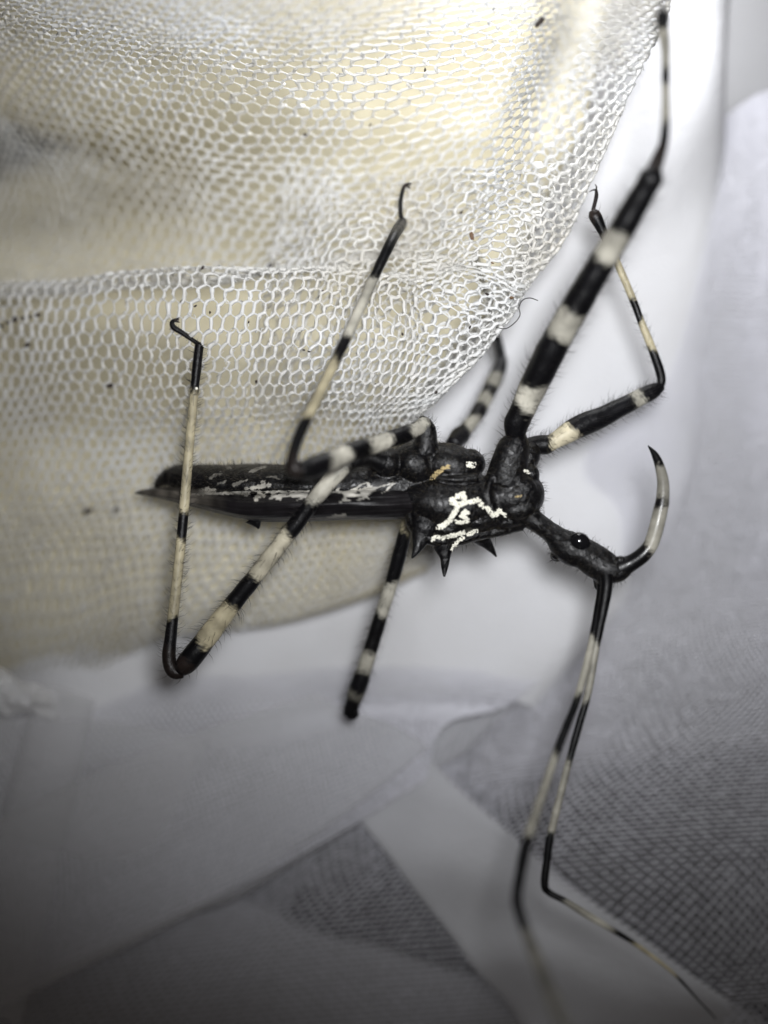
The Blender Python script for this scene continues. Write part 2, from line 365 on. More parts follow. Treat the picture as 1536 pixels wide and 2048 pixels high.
F2 = Sheet([
    [(-250, 1990, 20), (150, 1880, 19), (440, 1795, 18), (700, 1880, 18), (1010, 1965, 18), (1600, 2110, 18)],
    [(-250, 2150, 19), (150, 2070, 18.5), (440, 2040, 17.5), (700, 2060, 17.5), (1010, 2110, 17), (1600, 2220, 17)],
    [(-250, 2350, 19), (150, 2270, 18), (440, 2240, 17), (700, 2260, 17), (1010, 2310, 17), (1600, 2420, 17)],
], .6, 3.5, 8)
cloth('grey_cloth', F2, M_sheer, 'dim pale cloth under the fine mesh below the dark triangle')
# cream cloth behind the net bag
K = Sheet([
    [(-250, -250, 13), (100, -250, 12), (500, -250, 11), (900, -250, 11), (1150, -250, 9), (1270, -250, 8)],
    [(-250, 150, 16), (60, 190, 15), (500, 150, 14), (850, 150, 13), (1090, 150, 10), (1190, 150, 8.5)],
    [(150, 255, 30), (240, 335, 27), (500, 330, 17), (850, 330, 13), (1030, 330, 10.5), (1130, 330, 8.5)],
    [(-150, 440, 25), (140, 432, 25), (500, 500, 17), (800, 520, 13), (920, 540, 11), (1010, 560, 9)],
    [(-250, 600, 20), (100, 620, 18), (450, 690, 14), (710, 710, 12.5), (820, 725, 11), (895, 715, 9.5)],
    [(-250, 820, 24), (80, 820, 20), (400, 830, 14), (630, 850, 12.5), (750, 850, 11), (815, 825, 10)],
    [(-250, 1000, 15), (100, 1000, 13), (400, 1000, 12), (640, 1000, 11.5), (800, 960, 11), (880, 900, 10.5)],
    [(-250, 1200, 17), (100, 1180, 14), (350, 1140, 11.5), (580, 1100, 11), (760, 1070, 11), (870, 1040, 11)],
    [(-250, 1350, 22), (80, 1320, 17), (300, 1230, 12.5), (560, 1190, 11.5), (720, 1160, 11.5), (855, 1110, 11.8)],
    [(-250, 1440, 26), (80, 1400, 20), (300, 1290, 14.5), (560, 1246, 13), (720, 1200, 13), (858, 1132, 13.2)],
], .5, 4.5, 10)
cloth('cream_cloth', K, M_cream, 'rumpled cream cloth lining behind the white net')

# the hexagonal net: a bowl at the top, an overhanging flap, then falling away behind the abdomen
NET = Sheet([
    [(-250, -190, -6), (100, -170, -11), (400, -150, -13), (700, -140, -13), (1060, -160, -8), (1205, -160, -15), (1335, -160, -8), (1350, -160, -4), (1200, -160, 3)],
    [(-220, -50, 0), (100, -20, -5), (400, 15, -7), (700, 25, -7), (1040, 0, -3), (1178, 0, -11), (1318, 0, -5), (1330, 0, -2), (1180, 0, 5)],
    [(-200, 50, 6), (100, 100, 2.5), (400, 150, 0.5), (700, 165, 0), (1010, 140, 1), (1128, 140, -8), (1250, 150, -3), (1264, 150, 0), (1130, 150, 6)],
    [(-150, 160, 13), (110, 240, 8.5), (410, 310, 6.5), (690, 325, 5.5), (955, 290, 4.2), (1075, 290, -4), (1172, 330, -0.5), (1186, 330, 2), (1060, 330, 7.5)],
    [(-100, 300, 22), (130, 370, 16), (420, 440, 9), (680, 450, 6.5), (890, 420, 5), (1010, 425, -0.8), (1110, 470, 0.2), (1122, 470, 3), (1010, 470, 7.5)],
    [(-150, 520, 22), (110, 540, 16), (400, 560, 8.5), (650, 525, 5.5), (821.5, 500, 4), (936.6, 510, 0.6), (1048, 560, 0.2), (1058, 560, 3), (971, 560, 7)],
    [(-200, 600, 14), (100, 590, 10), (380, 560, 5), (620, 535, 3.6), (779, 530, 2.8), (905.6, 555, 1.2), (1022, 596, -0.6), (1032, 596, 2), (936, 600, 6.5)],
    [(-200, 575, 10.5), (100, 560, 7), (370, 534, 2.4), (605, 540, 1.6), (762, 560, 1.4), (885.8, 595, 0.4), (998, 628, -0.7), (1008, 628, 1.6), (913, 640, 6)],
    [(-200, 595, 9), (100, 590, 5.4), (370, 570, 0.9), (600, 585, 0.2), (750.5, 605, 0.1), (867.2, 640, -0.3), (974, 665, -0.8), (984, 665, 1.4), (887, 680, 6)],
    [(-200, 690, 9), (100, 690, 5.5), (370, 680, 0.8), (590, 690, -0.3), (741, 700, -0.3), (848.4, 710, -0.4), (938, 722, -0.5), (946, 722, 1.5), (849, 740, 6)],
    [(-200, 800, 10), (100, 800, 7), (370, 800, 2.8), (570, 790, 1.5), (713.5, 790, 0.9), (809.4, 790, 0.7), (882, 785, 0.7), (888, 785, 2), (809, 800, 6)],
    [(-200, 900, 10.5), (100, 890, 8.8), (370, 880, 6.5), (560, 870, 4.8), (688, 860, 3.8), (775.2, 850, 3.2), (837, 836, 3), (842, 836, 4), (787, 850, 7)],
    [(-200, 1010, 11), (100, 1000, 9.8), (370, 980, 8.8), (560, 970, 8), (690, 960, 7.5), (790, 940, 7), (860, 920, 7), (868, 920, 8), (820, 930, 9.5)],
    [(-200, 1150, 13.5), (90, 1120, 11.5), (340, 1100, 9.5), (540, 1090, 8.8), (680, 1070, 8.8), (790, 1060, 9), (868, 1040, 9.4), (875, 1040, 10.2), (830, 1040, 10.8)],
    [(-200, 1330, 19), (80, 1300, 15), (300, 1225, 10.8), (540, 1185, 9.6), (690, 1155, 9.6), (790, 1125, 10), (860, 1100, 10.4), (866, 1100, 11), (830, 1100, 11.4)],
    [(-200, 1440, 24), (80, 1400, 18.5), (300, 1288, 12.8), (540, 1245, 11.4), (690, 1203, 11.3), (790, 1160, 11.7), (858, 1132, 12), (860, 1132, 12.4), (830, 1130, 12.6)],
], .26, 2.4, 12, crumple=1.0)
hexnet('hexagonal_net', NET, .92, .082, M_net, 'white knitted net with hexagonal holes that the insect clings to', 6, 6, .085, 1.35, .07, 13, aspect=1.02, warp=.35, chain=1, fray=.55, bunch=.6)

NET2 = Sheet([
    [(560, 330, 9.5), (700, 350, 7.0), (850, 340, 4.5), (980, 330, 1.5), (1110, 330, -.5), (1150, 345, -1.5)],
    [(560, 450, 7.0), (690, 440, 4.0), (830, 450, 3.0), (950, 440, 1.2), (1060, 450, -.3), (1080, 480, -.2)],
    [(540, 540, 5.5), (670, 530, 2.2), (810, 540, 2.2), (930, 540, 1.0), (1030, 560, .3), (1015, 590, .2)],
    [(520, 640, 5.5), (650, 640, 2.6), (780, 640, 2.4), (890, 640, 1.8), (980, 650, 1.0), (962, 670, .4)],
    [(520, 740, 6.5), (640, 740, 3.6), (760, 740, 2.8), (850, 740, 2.4), (930, 735, 1.6), (914, 735, .8)],
    [(520, 850, 8.5), (620, 845, 6.5), (720, 845, 5.0), (800, 840, 4.4), (850, 830, 3.6), (832, 818, 2.6)],
], .5, 1.2, 22)
hexnet('inner_net', NET2, .95, .075, M_net, 'crumpled second layer of white net inside the corner of the hexagonal net', 5, 5, .11, 1.4, .09, 23, warp=.3, chain=.8, fray=.4)
F3 = Sheet([
    [(-250, 1180, 32), (150, 1180, 24), (500, 1180, 21), (900, 1170, 20), (1250, 1170, 19)],
    [(-250, 1440, 18.1), (150, 1430, 14.1), (500, 1400, 12.9), (780, 1370, 12.1), (1060, 1390, 11.7)],
    [(-250, 1750, 12.7), (180, 1640, 12.1), (480, 1540, 11.2), (690, 1470, 10.7), (900, 1450, 10.8)],
    [(-250, 2080, 12.1), (80, 1955, 11.7), (440, 1795, 10.8), (640, 1695, 10.3), (860, 1555, 10.7)],
], .12, 6.0, 25)
hexnet('mesh_panel', F3, .55, .068, M_fine, 'fine white mesh lying over the lower part of the white cloth wall', 3, 2, .06, 1.1, 0, 27)
nv, nf = NET.grid(.5)
net_bvh = BVHTree.FromPolygons([Vector(x) for x in nv], [tuple(int(a) for a in f) for f in nf])
def cast(bvh, px, py):
    o = Vector((0, -D, 0)); d = (Vector(P(px, py, 0))-o).normalized()
    h = bvh.ray_cast(o, d); return h

# ------------------------------------------------------------------ the insect
bug = bpy.data.objects.new('assassin_bug', None); C.objects.link(bug)
bug.location = Vector(P(900, 1000, 0))*MM; bug.empty_display_size = .005
tag(bug, 'black long-legged bug with white banded legs and a spiny back, hanging from the net', 'insect')
def part(o, parent=bug):
    o.parent = parent
    if parent is bug: o.matrix_parent_inverse = Matrix.Translation(-bug.location)
    return o

# --- body: head, neck, thorax and abdomen grown into one skin
bits = []
def add(vf): bits.append((vf[0], vf[1]))
add(loft([(312, 972, 3.8, 5, 8), (326, 960, 3.5, 13, 20), (348, 953, 3.2, 22, 32), (385, 955, 2.6, 25, 42), (430, 957, 2.0, 27, 52), (500, 960, 1.2, 30, 58), (600, 962, .4, 32, 60), (700, 962, 0, 35, 60), (770, 965, 0, 40, 58), (830, 968, 0, 42, 55)], .25, 40))
add(ellipsoid(772, 927, -.9, 36, 33, 46, -8)); add(ellipsoid(745, 915, .8, 24, 18, 30))
add(ellipsoid(830, 930, -.7, 44, 47, 52, 25)); add(ellipsoid(898, 932, -.6, 64, 46, 52, -14)); add(ellipsoid(942, 925, -.3, 30, 27, 40, -30))
add(loft([(848, 905, -1.4, 27, 24), (852, 880, -1.5, 23, 21), (852, 858, -1.6, 20, 19), (846, 842, -1.6, 13, 12), (838, 835, -1.6, 5, 6)], .2, 22))
# pronotum, hind lobe swelling towards the spines, then the narrower front lobe
add(loft([(775, 985, 0, 22, 40), (815, 992, 0, 36, 60), (860, 1004, -.1, 56, 76), (905, 1010, -.2, 62, 80), (950, 1006, -.2, 58, 72), (985, 1002, -.2, 50, 56), (1000, 1000, -.2, 46, 52)], .2, 44))
add(loft([(1045, 1052, -.4, 9, 12), (1000, 1063, -.7, 10, 14), (955, 1070, -.9, 11, 16), (905, 1082, -1.2, 12, 18), (860, 1078, -1.5, 13, 18), (832, 1056, -1.4, 14, 18), (815, 1020, -1.0, 10, 14)], .2, 14))
add(loft([(985, 950, -1.6, 7, 9), (975, 985, -2.0, 8, 10), (985, 1020, -1.9, 8, 10), (1000, 1050, -1.4, 7, 9)], .2, 12)); add(loft([(870, 955, -1.7, 7, 9), (910, 960, -2.1, 9, 10), (955, 955, -1.8, 8, 9)], .2, 12))
add(ellipsoid(850, 1035, -.9, 38, 34, 36, 15)); add(ellipsoid(893, 1058, -.8, 42, 26, 50, -5)); add(ellipsoid(955, 1044, -.3, 50, 22, 60, 8))
add(loft([(985, 1000, -.2, 44, 52), (1005, 995, -.2, 50, 58), (1035, 994, -.2, 53, 62), (1062, 997, -.2, 44, 52), (1078, 1003, -.2, 26, 36), (1086, 1006, -.2, 8, 12)], .2, 40))
add(ellipsoid(1045, 975, -1.5, 30, 24, 20, -20)); add(ellipsoid(1040, 1018, -1.5, 34, 20, 20, 15)); add(ellipsoid(1000, 1045, -.4, 52, 14, 40, 3))
# front coxae
add(loft([(1012, 965, -1.0, 44, 36), (1018, 930, -1.3, 38, 32), (1026, 900, -1.5, 33, 30), (1032, 882, -1.6, 27, 26), (1034, 868, -1.7, 18, 18)], .2, 26))
add(ellipsoid(1056, 915, .6, 24, 34, 30, -20)); add(ellipsoid(1062, 950, -.4, 18, 22, 26))
# neck and head
add(loft([(1040, 1012, -.2, 30, 30), (1062, 1036, -.4, 23, 24), (1085, 1052, -.7, 20, 22), (1108, 1070, -1.0, 22, 26), (1125, 1086, -1.2, 31, 30), (1145, 1098, -1.4, 35, 32), (1168, 1108, -1.6, 32, 27), (1192, 1124, -1.9, 34, 27), (1215, 1136, -2.1, 32, 26), (1238, 1140, -2.3, 24, 22), (1258, 1134, -2.4, 14, 14)], .15, 30))
add(ellipsoid(1116, 1110, -.6, 17, 15, 16, 20)); add(ellipsoid(1208, 1158, -2.3, 17, 15, 18)); add(ellipsoid(1195, 1165, -1.8, 9, 18, 9, 10))
add(ellipsoid(1240, 1120, -2.6, 12, 9, 12))
bm = bmesh.new()
for v, f in bits:
    vs = [bm.verts.new(x) for x in v]
    for q in f:
        if len(set(q)) == len(q):
            try: bm.faces.new([vs[i] for i in q])
            except ValueError: pass
bmesh.ops.remove_doubles(bm, verts=bm.verts, dist=1e-5)
bmesh.ops.recalc_face_normals(bm, faces=bm.faces)
tmp = bpy.data.meshes.new('tmp'); bm.to_mesh(tmp); bm.free()
tob = bpy.data.objects.new('tmp', tmp); C.objects.link(tob)
md = tob.modifiers.new('r', 'REMESH'); md.mode = 'VOXEL'; md.voxel_size = .075
md = tob.modifiers.new('s', 'SMOOTH'); md.factor = .5; md.iterations = 9
dg = bpy.context.evaluated_depsgraph_get(); ev = tob.evaluated_get(dg).to_mesh()
bco = np.zeros(len(ev.vertices)*3); ev.vertices.foreach_get('co', bco); bco = bco.reshape(-1, 3)
bno = np.zeros(len(ev.vertices)*3); ev.vertices.foreach_get('normal', bno); bno = bno.reshape(-1, 3)
bfa = [tuple(p.vertices) for p in ev.polygons]
bpy.data.objects.remove(tob)
bx_ = topx(bco)[0]; seg_ = np.where((bx_ > 330) & (bx_ < 740), np.abs(np.sin((bx_-335)/58*math.pi))**.5-1, 0)
bco = bco+bno*(.07*seg_+.012*vnoise(bco, .35, 31)+.03*vnoise(bco, .9, 32))[:, None]     # uneven cuticle

def seg_dist(x, y, line):
    d = np.full(len(x), 1e9)
    for (ax, ay), (cx, cy) in zip(line[:-1], line[1:]):
        L2 = (cx-ax)**2+(cy-ay)**2+1e-9; t = np.clip(((x-ax)*(cx-ax)+(y-ay)*(cy-ay))/L2, 0, 1)
        d = np.minimum(d, np.hypot(x-ax-t*(cx-ax), y-ay-t*(cy-ay)))
    return d
ZA = lambda pts: [(250+x*.3906, 850+y*.3906) for x, y in pts]
strokes = [  # pale patches on the flank: (points in zoomed picture units, half width px, colour)
    ([(385, 348), (420, 335), (455, 342)], 7, .50), ([(620, 328), (680, 316), (735, 306)], 4.5, .55), ([(590, 350), (612, 352)], 3.5, .6),
    ([(668, 382), (688, 352), (712, 360)], 3.6, .6), ([(1040, 470), (1130, 462)], 3.5, .35), ([(1150, 345), (1215, 330), (1262, 316)], 3.6, .6),
    ([(635, 242), (690, 224), (722, 210)], 3.6, .34), ([(700, 290), (722, 266), (770, 266), (782, 276)], 2.8, .3), ([(440, 268), (490, 248)], 3, .22),
    ([(560, 308), (620, 282)], 2.6, .25), ([(480, 300), (520, 285)], 2.6, .2), ([(200, 318), (240, 320)], 5, .25), ([(530, 215), (545, 212)], 4, .2), ([(300, 300), (330, 310)], 3, .2)]
def flank_colour(co, base):
    x, y = topx(co); c = np.tile(base, (len(co), 1)); wob = 2.2*vnoise(co, .10, 5)+1.6*vnoise(co, .35, 6)
    # pale network between dark oval cells along the edge of the wing
    rs = np.random.default_rng(77); sx, sy = rs.uniform(470, 790, 34), rs.uniform(962, 1014, 34)
    dd = np.hypot((x[:, None]-sx)/2.3, y[:, None]-sy+(x[:, None]-sx)*.25); dd.sort(axis=1)
    axis_y = np.interp(x, [470, 560, 640, 700, 780], [986, 991, 994, 988, 972]); half = np.interp(x, [470, 520, 640, 740, 790], [3, 8, 13, 17, 6])
    net_m = (dd[:, 1]-dd[:, 0] < 2.6+1.6*vnoise(co, .3, 71)) & (np.abs(y-axis_y) < half) & (co[:, 1] < np.interp(x, [300, 600, 800], [3.0, .3, 0]))
    c[net_m] = np.array([.50, .48, .43])*(.8+.3*vnoise(co[net_m], .2, 9))[:, None].clip(.3, 1.2)
    for pts, wd, b in strokes:
        m = (seg_dist(x, y, ZA(pts))+wob < wd*.78) & (co[:, 1] < np.interp(x, [300, 600, 800], [3.4, .6, .4]))
        c[m] = np.array([1, .95, .84])*b*.85*(.75+.25*vnoise(co[m], .15, 8))[:, None].clip(.3, 1.1)
    return c
col = flank_colour(bco, BLACK)
body = part(make_obj('body', bco, bfa, M_body, None, True, col))
body_bvh = BVHTree.FromPolygons([Vector(x) for x in bco], bfa)

# --- folded forewings lying along the back, ending in a smoky membrane
wv, wf, wc, wr_, _ = loft([(820, 1004, -.1, 34, 62), (770, 1006, -.2, 33, 74), (700, 1007, -.3, 32, 80), (600, 1012, .1, 31, 80), (520, 1015, .8, 27, 74), (450, 1004, 1.6, 24, 62), (380, 993, 2.5, 18, 48), (325, 986, 3.3, 12, 30), (290, 985, 3.8, 6, 14), (272, 986, 4.1, 2, 3)], .09, 72)
wx, wy = topx(wv)
wcol = flank_colour(wv, np.array([.008, .007, .008]))
mem = np.clip((455-wx)/80, 0, 1)[:, None]
wcol = wcol*(1-mem)+mem*np.array([.085, .076, .064])*(1+.3*np.sin(wx/5))[:, None]
wang = np.tile(np.arange(72), len(wc)); wv = wv+(wv-np.repeat(wc, 72, axis=0))*(.025*np.sin(wang*.7+wx*.012)+.012*np.sin(wang*1.9-wx*.03))[:, None]
part(make_obj('forewing', wv, wf, M_wing, None, True, wcol))
tv, tf, *_ = loft([(508, 1036, .6, 20, 14), (513, 1046, .6, 11, 8), (516, 1053, .6, 5, 4), (517, 1058, .6, 1.2, 1.2)], .06, 14)
part(make_obj('wing_tooth', tv, tf, M_body, None, True, np.tile(BLACK, (len(tv), 1))))
# --- spines of the pronotum
allv, allf = [bco], list(bfa); nall = len(bco)
for ctrl in ([(852, 1032, -1.2, 34, 28), (847, 1058, -1.5, 29, 24), (840, 1080, -1.7, 17, 15), (833, 1100, -1.9, 8, 8), (824, 1117, -2.0, 1.5, 1.5)],
             [(892, 1048, -.7, 44, 34), (889, 1070, -1.0, 37, 28), (888, 1091, -1.2, 23, 19), (890, 1112, -1.3, 12, 11), (890, 1134, -1.35, 7, 6.5), (889, 1154, -1.4, 1.8, 1.8)],
             [(938, 1042, .4, 30, 26), (955, 1063, .7, 24, 20), (970, 1083, 1.0, 13, 12), (984, 1100, 1.2, 6.5, 6), (993, 1113, 1.3, 1.5, 1.5)],
             [(1005, 1048, -.3, 12, 12), (1030, 1058, -.3, 7, 7), (1046, 1060, -.3, 2.5, 2.5)]):
    v, f, *_ = loft(ctrl, .06, 22)
    v = v+.03*np.stack([vnoise(v, .3, 41), vnoise(v, .3, 42), vnoise(v, .3, 43)], -1)
    part(make_obj('spine', v, f, M_body, None, True, np.tile(BLACK, (len(v), 1))))
    allv.append(v); allf += [tuple(int(i)+nall for i in q) for q in f]; nall += len(v)
body_bvh = BVHTree.FromPolygons([Vector(x) for x in np.vstack(allv)], allf)
# --- eyes
v, f = ellipsoid(1160, 1083, -2.2, 21, 18, 15, -25); part(make_obj('eye', v, f, M_eye))
v, f = ellipsoid(1112, 1112, -1.2, 9, 8, 8, -20, 18, 12); part(make_obj('ocellus', v, f, M_eye))

# --- chalky markings: little beads of wax sitting on the skin
ico = bmesh.new(); bmesh.ops.create_icosphere(ico, subdivisions=1, radius=1.0)
ICV = np.array([v.co[:] for v in ico.verts]); ICF = np.array([[v.index for v in f.verts] for f in ico.faces]); ico.free()
def beads(name, lines, half, material, size=1.9, dens=1.15, zoom=None):
    V, F, n = [], [], 0
    for line in lines:
        line = [zoom(p) for p in line] if zoom else line
        for (ax, ay), (cx, cy) in zip(line[:-1], line[1:]):
            L = math.hypot(cx-ax, cy-ay); m = max(2, int(L*half*dens*.55))
            for _ in range(m):
                t = random.random(); ang = random.uniform(0, 6.283); rr = half*math.sqrt(random.random())
                x, y = ax+t*(cx-ax)+rr*math.cos(ang), ay+t*(cy-ay)+rr*math.sin(ang)
                h = cast(body_bvh, x, y)
                if h[0] is None: continue
                sz = size/PX*random.uniform(.7, 1.25)
                V.append(np.array(h[0])+np.array(h[1])*sz*.1+ICV*sz*rng.uniform(.8, 1.2, 3)); F.append(ICF+n); n += len(ICV)
    return part(make_obj(name, np.vstack(V), np.vstack(F), material))
Z1 = lambda p: (760+p[0]*.2604, 800+p[1]*.2604)
beads('chalk_marking', [[(545, 772), (590, 742), (640, 722), (650, 790), (600, 805), (550, 785)], [(605, 810), (570, 865), (540, 920), (490, 962), (440, 982)]], 5.2, M_mark, zoom=Z1)
beads('chalk_marking', [[(620, 878), (650, 855), (682, 858), (640, 890), (612, 890), (660, 905), (680, 930), (620, 940), (575, 935)]], 3.6, M_mark, zoom=Z1)
beads('chalk_marking', [[(670, 788), (705, 778), (758, 766)], [(770, 795), (785, 818)], [(815, 825), (842, 850), (862, 885), (890, 880), (915, 850), (935, 862)], [(945, 882), (965, 885)]], 5.0, M_mark, zoom=Z1)
beads('chalk_marking', [[(400, 1072), (430, 1052), (480, 1060), (560, 1040), (650, 1015)], [(640, 1052), (600, 1080), (572, 1115), (552, 1158)], [(672, 1035), (740, 1005)]], 4.3, M_mark, zoom=Z1)
beads('yellow_marking', [[(398, 605), (440, 560), (490, 525), (535, 510)]], 4.2, M_yell, 1.7, zoom=Z1)
beads('yellow_marking', [[(670, 492), (720, 500)]], 6.0, M_mark, 1.8, zoom=Z1)
beads('yellow_marking', [[(1040, 745), (1090, 738)]], 2.2, M_yell, 1.4, zoom=Z1)
beads('yellow_marking', [[(1110, 540), (1150, 560)]], 3.0, M_mark, 1.5, zoom=Z1)

# --- hairs
def hairs(name, base, nrm, along, length, rad, material, parent, tilt=.5, spread=.25):
    """fine tapering hairs: three-sided cones with a slight bend"""
    n = len(base); dirs = nrm+along*tilt+rng.normal(0, spread, (n, 3)); dirs /= np.linalg.norm(dirs, axis=1)[:, None]
    rad = rad*1.45
    ln = (length*np.exp(rng.normal(0, .3, n)))[:, None]
    u = np.cross(dirs, rng.normal(size=(n, 3))); u /= np.linalg.norm(u, axis=1)[:, None]; b = np.cross(dirs, u)
    mid = base+dirs*ln*.55; tip = base+dirs*ln+along*ln*.22
    V = np.zeros((n, 7, 3))
    for k in range(3):
        a = 2.094*k; o = u*math.cos(a)+b*math.sin(a)
        V[:, k] = base-dirs*.03+o*rad; V[:, 3+k] = mid+o*rad*.65
    V[:, 6] = tip
    q = np.array([[0, 1, 4], [0, 4, 3], [1, 2, 5], [1, 5, 4], [2, 0, 3], [2, 3, 5], [3, 4, 6], [4, 5, 6], [5, 3, 6]])
    F = (np.arange(n)[:, None, None]*7+q[None]).reshape(-1, 3)
    o = make_obj(name, V.reshape(-1, 3), F, material)
    o.parent = parent; o['kind'] = 'stuff'
    return o
sel = rng.choice(len(bco), 9000, replace=False)
o = hairs('body_fuzz', bco[sel], bno[sel], np.tile([-1.0, 0, -.1], (len(sel), 1)), .16, .006, M_fuzz, None, 1.6, .3); part(o)
sel = rng.choice(len(bco), 2200, replace=False)
o = hairs('body_bristles', bco[sel], bno[sel], np.tile([-.2, 0, -.1], (len(sel), 1)), .42, .010, M_hair, None, .4, .3); part(o)

# --- legs
def limb(name, ctrl, bands, material, parent, sides=18, step=.07, hair=0, hlen=.55, hrad=.010, bump=.02):
    """bands: colour, (px,py), colour, (px,py), ... along the limb"""
    v, f, c, r, fr = loft(ctrl, step, sides); m = len(c)
    cx, cy = topx(c); cols = np.tile(bands[0], (m*sides, 1)); ang = np.tile(np.arange(sides), m); ring = np.repeat(np.arange(m), sides)
    last = 0
    for k in range(1, len(bands), 2):
        d = np.hypot(cx-bands[k][0], cy-bands[k][1]); d[:last] = 1e9; i = int(np.argmin(d)); last = i
        off = 2.2*np.sin(ang*2*math.pi/sides+k*1.7)+1.3*np.sin(ang*4*math.pi/sides+k)
        s = np.clip((ring-i-off-1.5*rng.normal(size=len(ring)))/5.0+.5, 0, 1)[:, None]
        cols = np.where(ring[:, None] >= i-8, cols*(1-s)+s*bands[k+1], cols)
    v = v+(v-np.repeat(c, sides, axis=0))*(bump*2*vnoise(v, .5, 3))[:, None]
    o = make_obj(name, v, f, material, None, True, cols)
    if parent is bug: part(o)
    else: o.parent = parent
    if hair:
        k = int(hair*m*step); ri = rng.integers(2, m-2, k); a = rng.uniform(0, 6.283, k)
        n = fr[1][ri]*np.cos(a)[:, None]+fr[2][ri]*np.sin(a)[:, None]
        b = c[ri]+fr[1][ri]*(np.cos(a)*r[ri, 0])[:, None]+fr[2][ri]*(np.sin(a)*r[ri, 1])[:, None]
        hairs('bristles', b, n, fr[0][ri], hlen, hrad, M_hair, parent if parent is not bug else o, .45, .2)
    return o
def claws(px, py, d, ax, ay, parent):
    for s in (-1, 1):
        limb('claw', [(px, py, d, 2.4), (px+ax*.5-ay*.25*s, py+ay*.5+ax*.25*s, d, 2.0), (px+ax-ay*.5*s, py+ay+ax*.5*s, d+.15, .6)], [BROWN], M_leg, parent, 8, .04)
B_, Wh, Cr, Br, Gy = BLACK, WHITE, CREAM, BROWN, GREY
# near foreleg: thick banded thigh rising towards the camera
l1 = limb('leg', [(1034, 880, -1.7, 17), (1031, 862, -1.8, 22), (1034, 842, -2.0, 25), (1050, 810, -2.5, 25), (1078, 750, -3.5, 29), (1120, 668, -5, 29), (1190, 548, -7, 27), (1255, 440, -9, 25), (1290, 378, -10, 24), (1304, 352, -10.4, 24), (1312, 336, -10.6, 13)],
          [B_, (1052, 812), Wh, (1073, 768), B_, (1123, 672), Wh*.75, (1148, 622), B_, (1213, 515), Wh*.65, (1236, 462), B_], M_leg, bug, 22, hair=24, hlen=.62)
limb('tibia', [(1302, 352, -10.4, 16), (1316, 318, -10.5, 13), (1327, 285, -10.5, 9.5), (1331, 240, -10.5, 9), (1331, 170, -10.4, 8.5), (1331, 100, -10.2, 10), (1326, 55, -10, 12), (1326, 30, -10, 13), (1332, 24, -10, 7)],
     [Br, (1327, 290), B_, (1331, 242), Gy*1.2, (1331, 172), B_, (1331, 140), Wh*.6, (1328, 58), B_], M_leg, l1, 16)
limb('tarsus', [(1322, 32, -10, 4), (1323, 15, -9.5, 3.5), (1330, -2, -9, 3), (1338, -18, -8.6, 2.5)], [B_], M_leg, l1, 10)
# far foreleg, bent at the knee
l2 = limb('leg', [(1050, 898, .8, 20), (1072, 890, .9, 19), (1092, 889, 1.0, 20), (1108, 882, 1.0, 17), (1135, 866, 1.1, 21), (1170, 848, 1.3, 23), (1220, 826, 1.6, 20), (1270, 800, 1.9, 17.5), (1305, 782, 2.1, 16), (1324, 772, 2.2, 9)],
          [B_, (1103, 885), Cr*1.15+.08, (1142, 862), B_*1.6, (1210, 830), B_*2, (1262, 803), Wh*.85, (1285, 792), B_*2], M_leg, bug, 20, hair=46, hlen=.5, hrad=.008)
limb('tibia', [(1320, 776, 2.2, 8), (1322, 752, 2.2, 9), (1305, 700, 2.0, 8.5), (1285, 650, 1.8, 7.5), (1260, 585, 1.6, 7.5), (1225, 505, 1.3, 8), (1205, 462, 1.1, 10), (1190, 432, 1.0, 13), (1184, 421, 1.0, 7)],
     [B_*1.5, (1303, 697), Cr*1.2, (1283, 643), B_, (1263, 595), Cr*1.1, (1222, 500), Br*1.4, (1205, 462), B_, (1192, 440), Br*1.8], M_leg, l2, 14, hair=14, hlen=.4, hrad=.008)
ta = limb('tarsus', [(1186, 420, 1.0, 4), (1190, 405, 1.0, 4), (1193, 390, 1.0, 4), (1192, 378, 1.0, 2.5)], [Br], M_leg, l2, 10)
limb('claw', [(1192, 380, 1, 2), (1186, 380, 1, 1.6), (1178, 384, 1, .6)], [Br], M_leg, l2, 8, .04); limb('claw', [(1192, 380, 1, 2), (1193, 374, 1, 1.6), (1190, 368, 1, .6)], [Br], M_leg, l2, 8, .04)
# near middle leg: thigh runs back along the body, knee towards the camera, shin up to the net
n2v, n2f = NET2.grid(.5); net2_bvh = BVHTree.FromPolygons([Vector(x) for x in n2v], [tuple(int(a) for a in f) for f in n2f])
d3 = min(cast(b_, x_, y_)[0].y for b_ in (net_bvh, net2_bvh) for x_, y_ in ((806, 380), (802, 420), (806, 440)) if cast(b_, x_, y_)[0])-.45
l3 = limb('leg', [(857, 862, -1.6, 17), (848, 848, -1.8, 15), (835, 858, -2.2, 14), (805, 870, -2.9, 17), (755, 888, -4.2, 18), (705, 902, -5.6, 19), (660, 922, -7.0, 20), (625, 935, -8.0, 22), (598, 943, -8.7, 17)],
          [B_, (846, 850), Wh, (822, 864), B_, (772, 881), Wh*.95, (736, 893), B_, (692, 910), Wh*.9, (655, 924), B_], M_leg, bug, 20, hair=28, hlen=.5)
limb('tibia', [(606, 945, -8.6, 14), (588, 935, -8.7, 17), (585, 912, -8.5, 12), (602, 862, -7.6, 11), (640, 785, -6.2, 10.5), (690, 682, -4.6, 10), (740, 572, -3.0, 10), (785, 478, -1.8, 10.5), (803, 447, d3+.05, 11), (806, 440, d3, 6)],
     [Br, (590, 905), B_*1.2, (612, 840), Cr*.8, (670, 722), B_, (692, 675), Wh*.8, (748, 555), B_], M_leg, l3, 16)
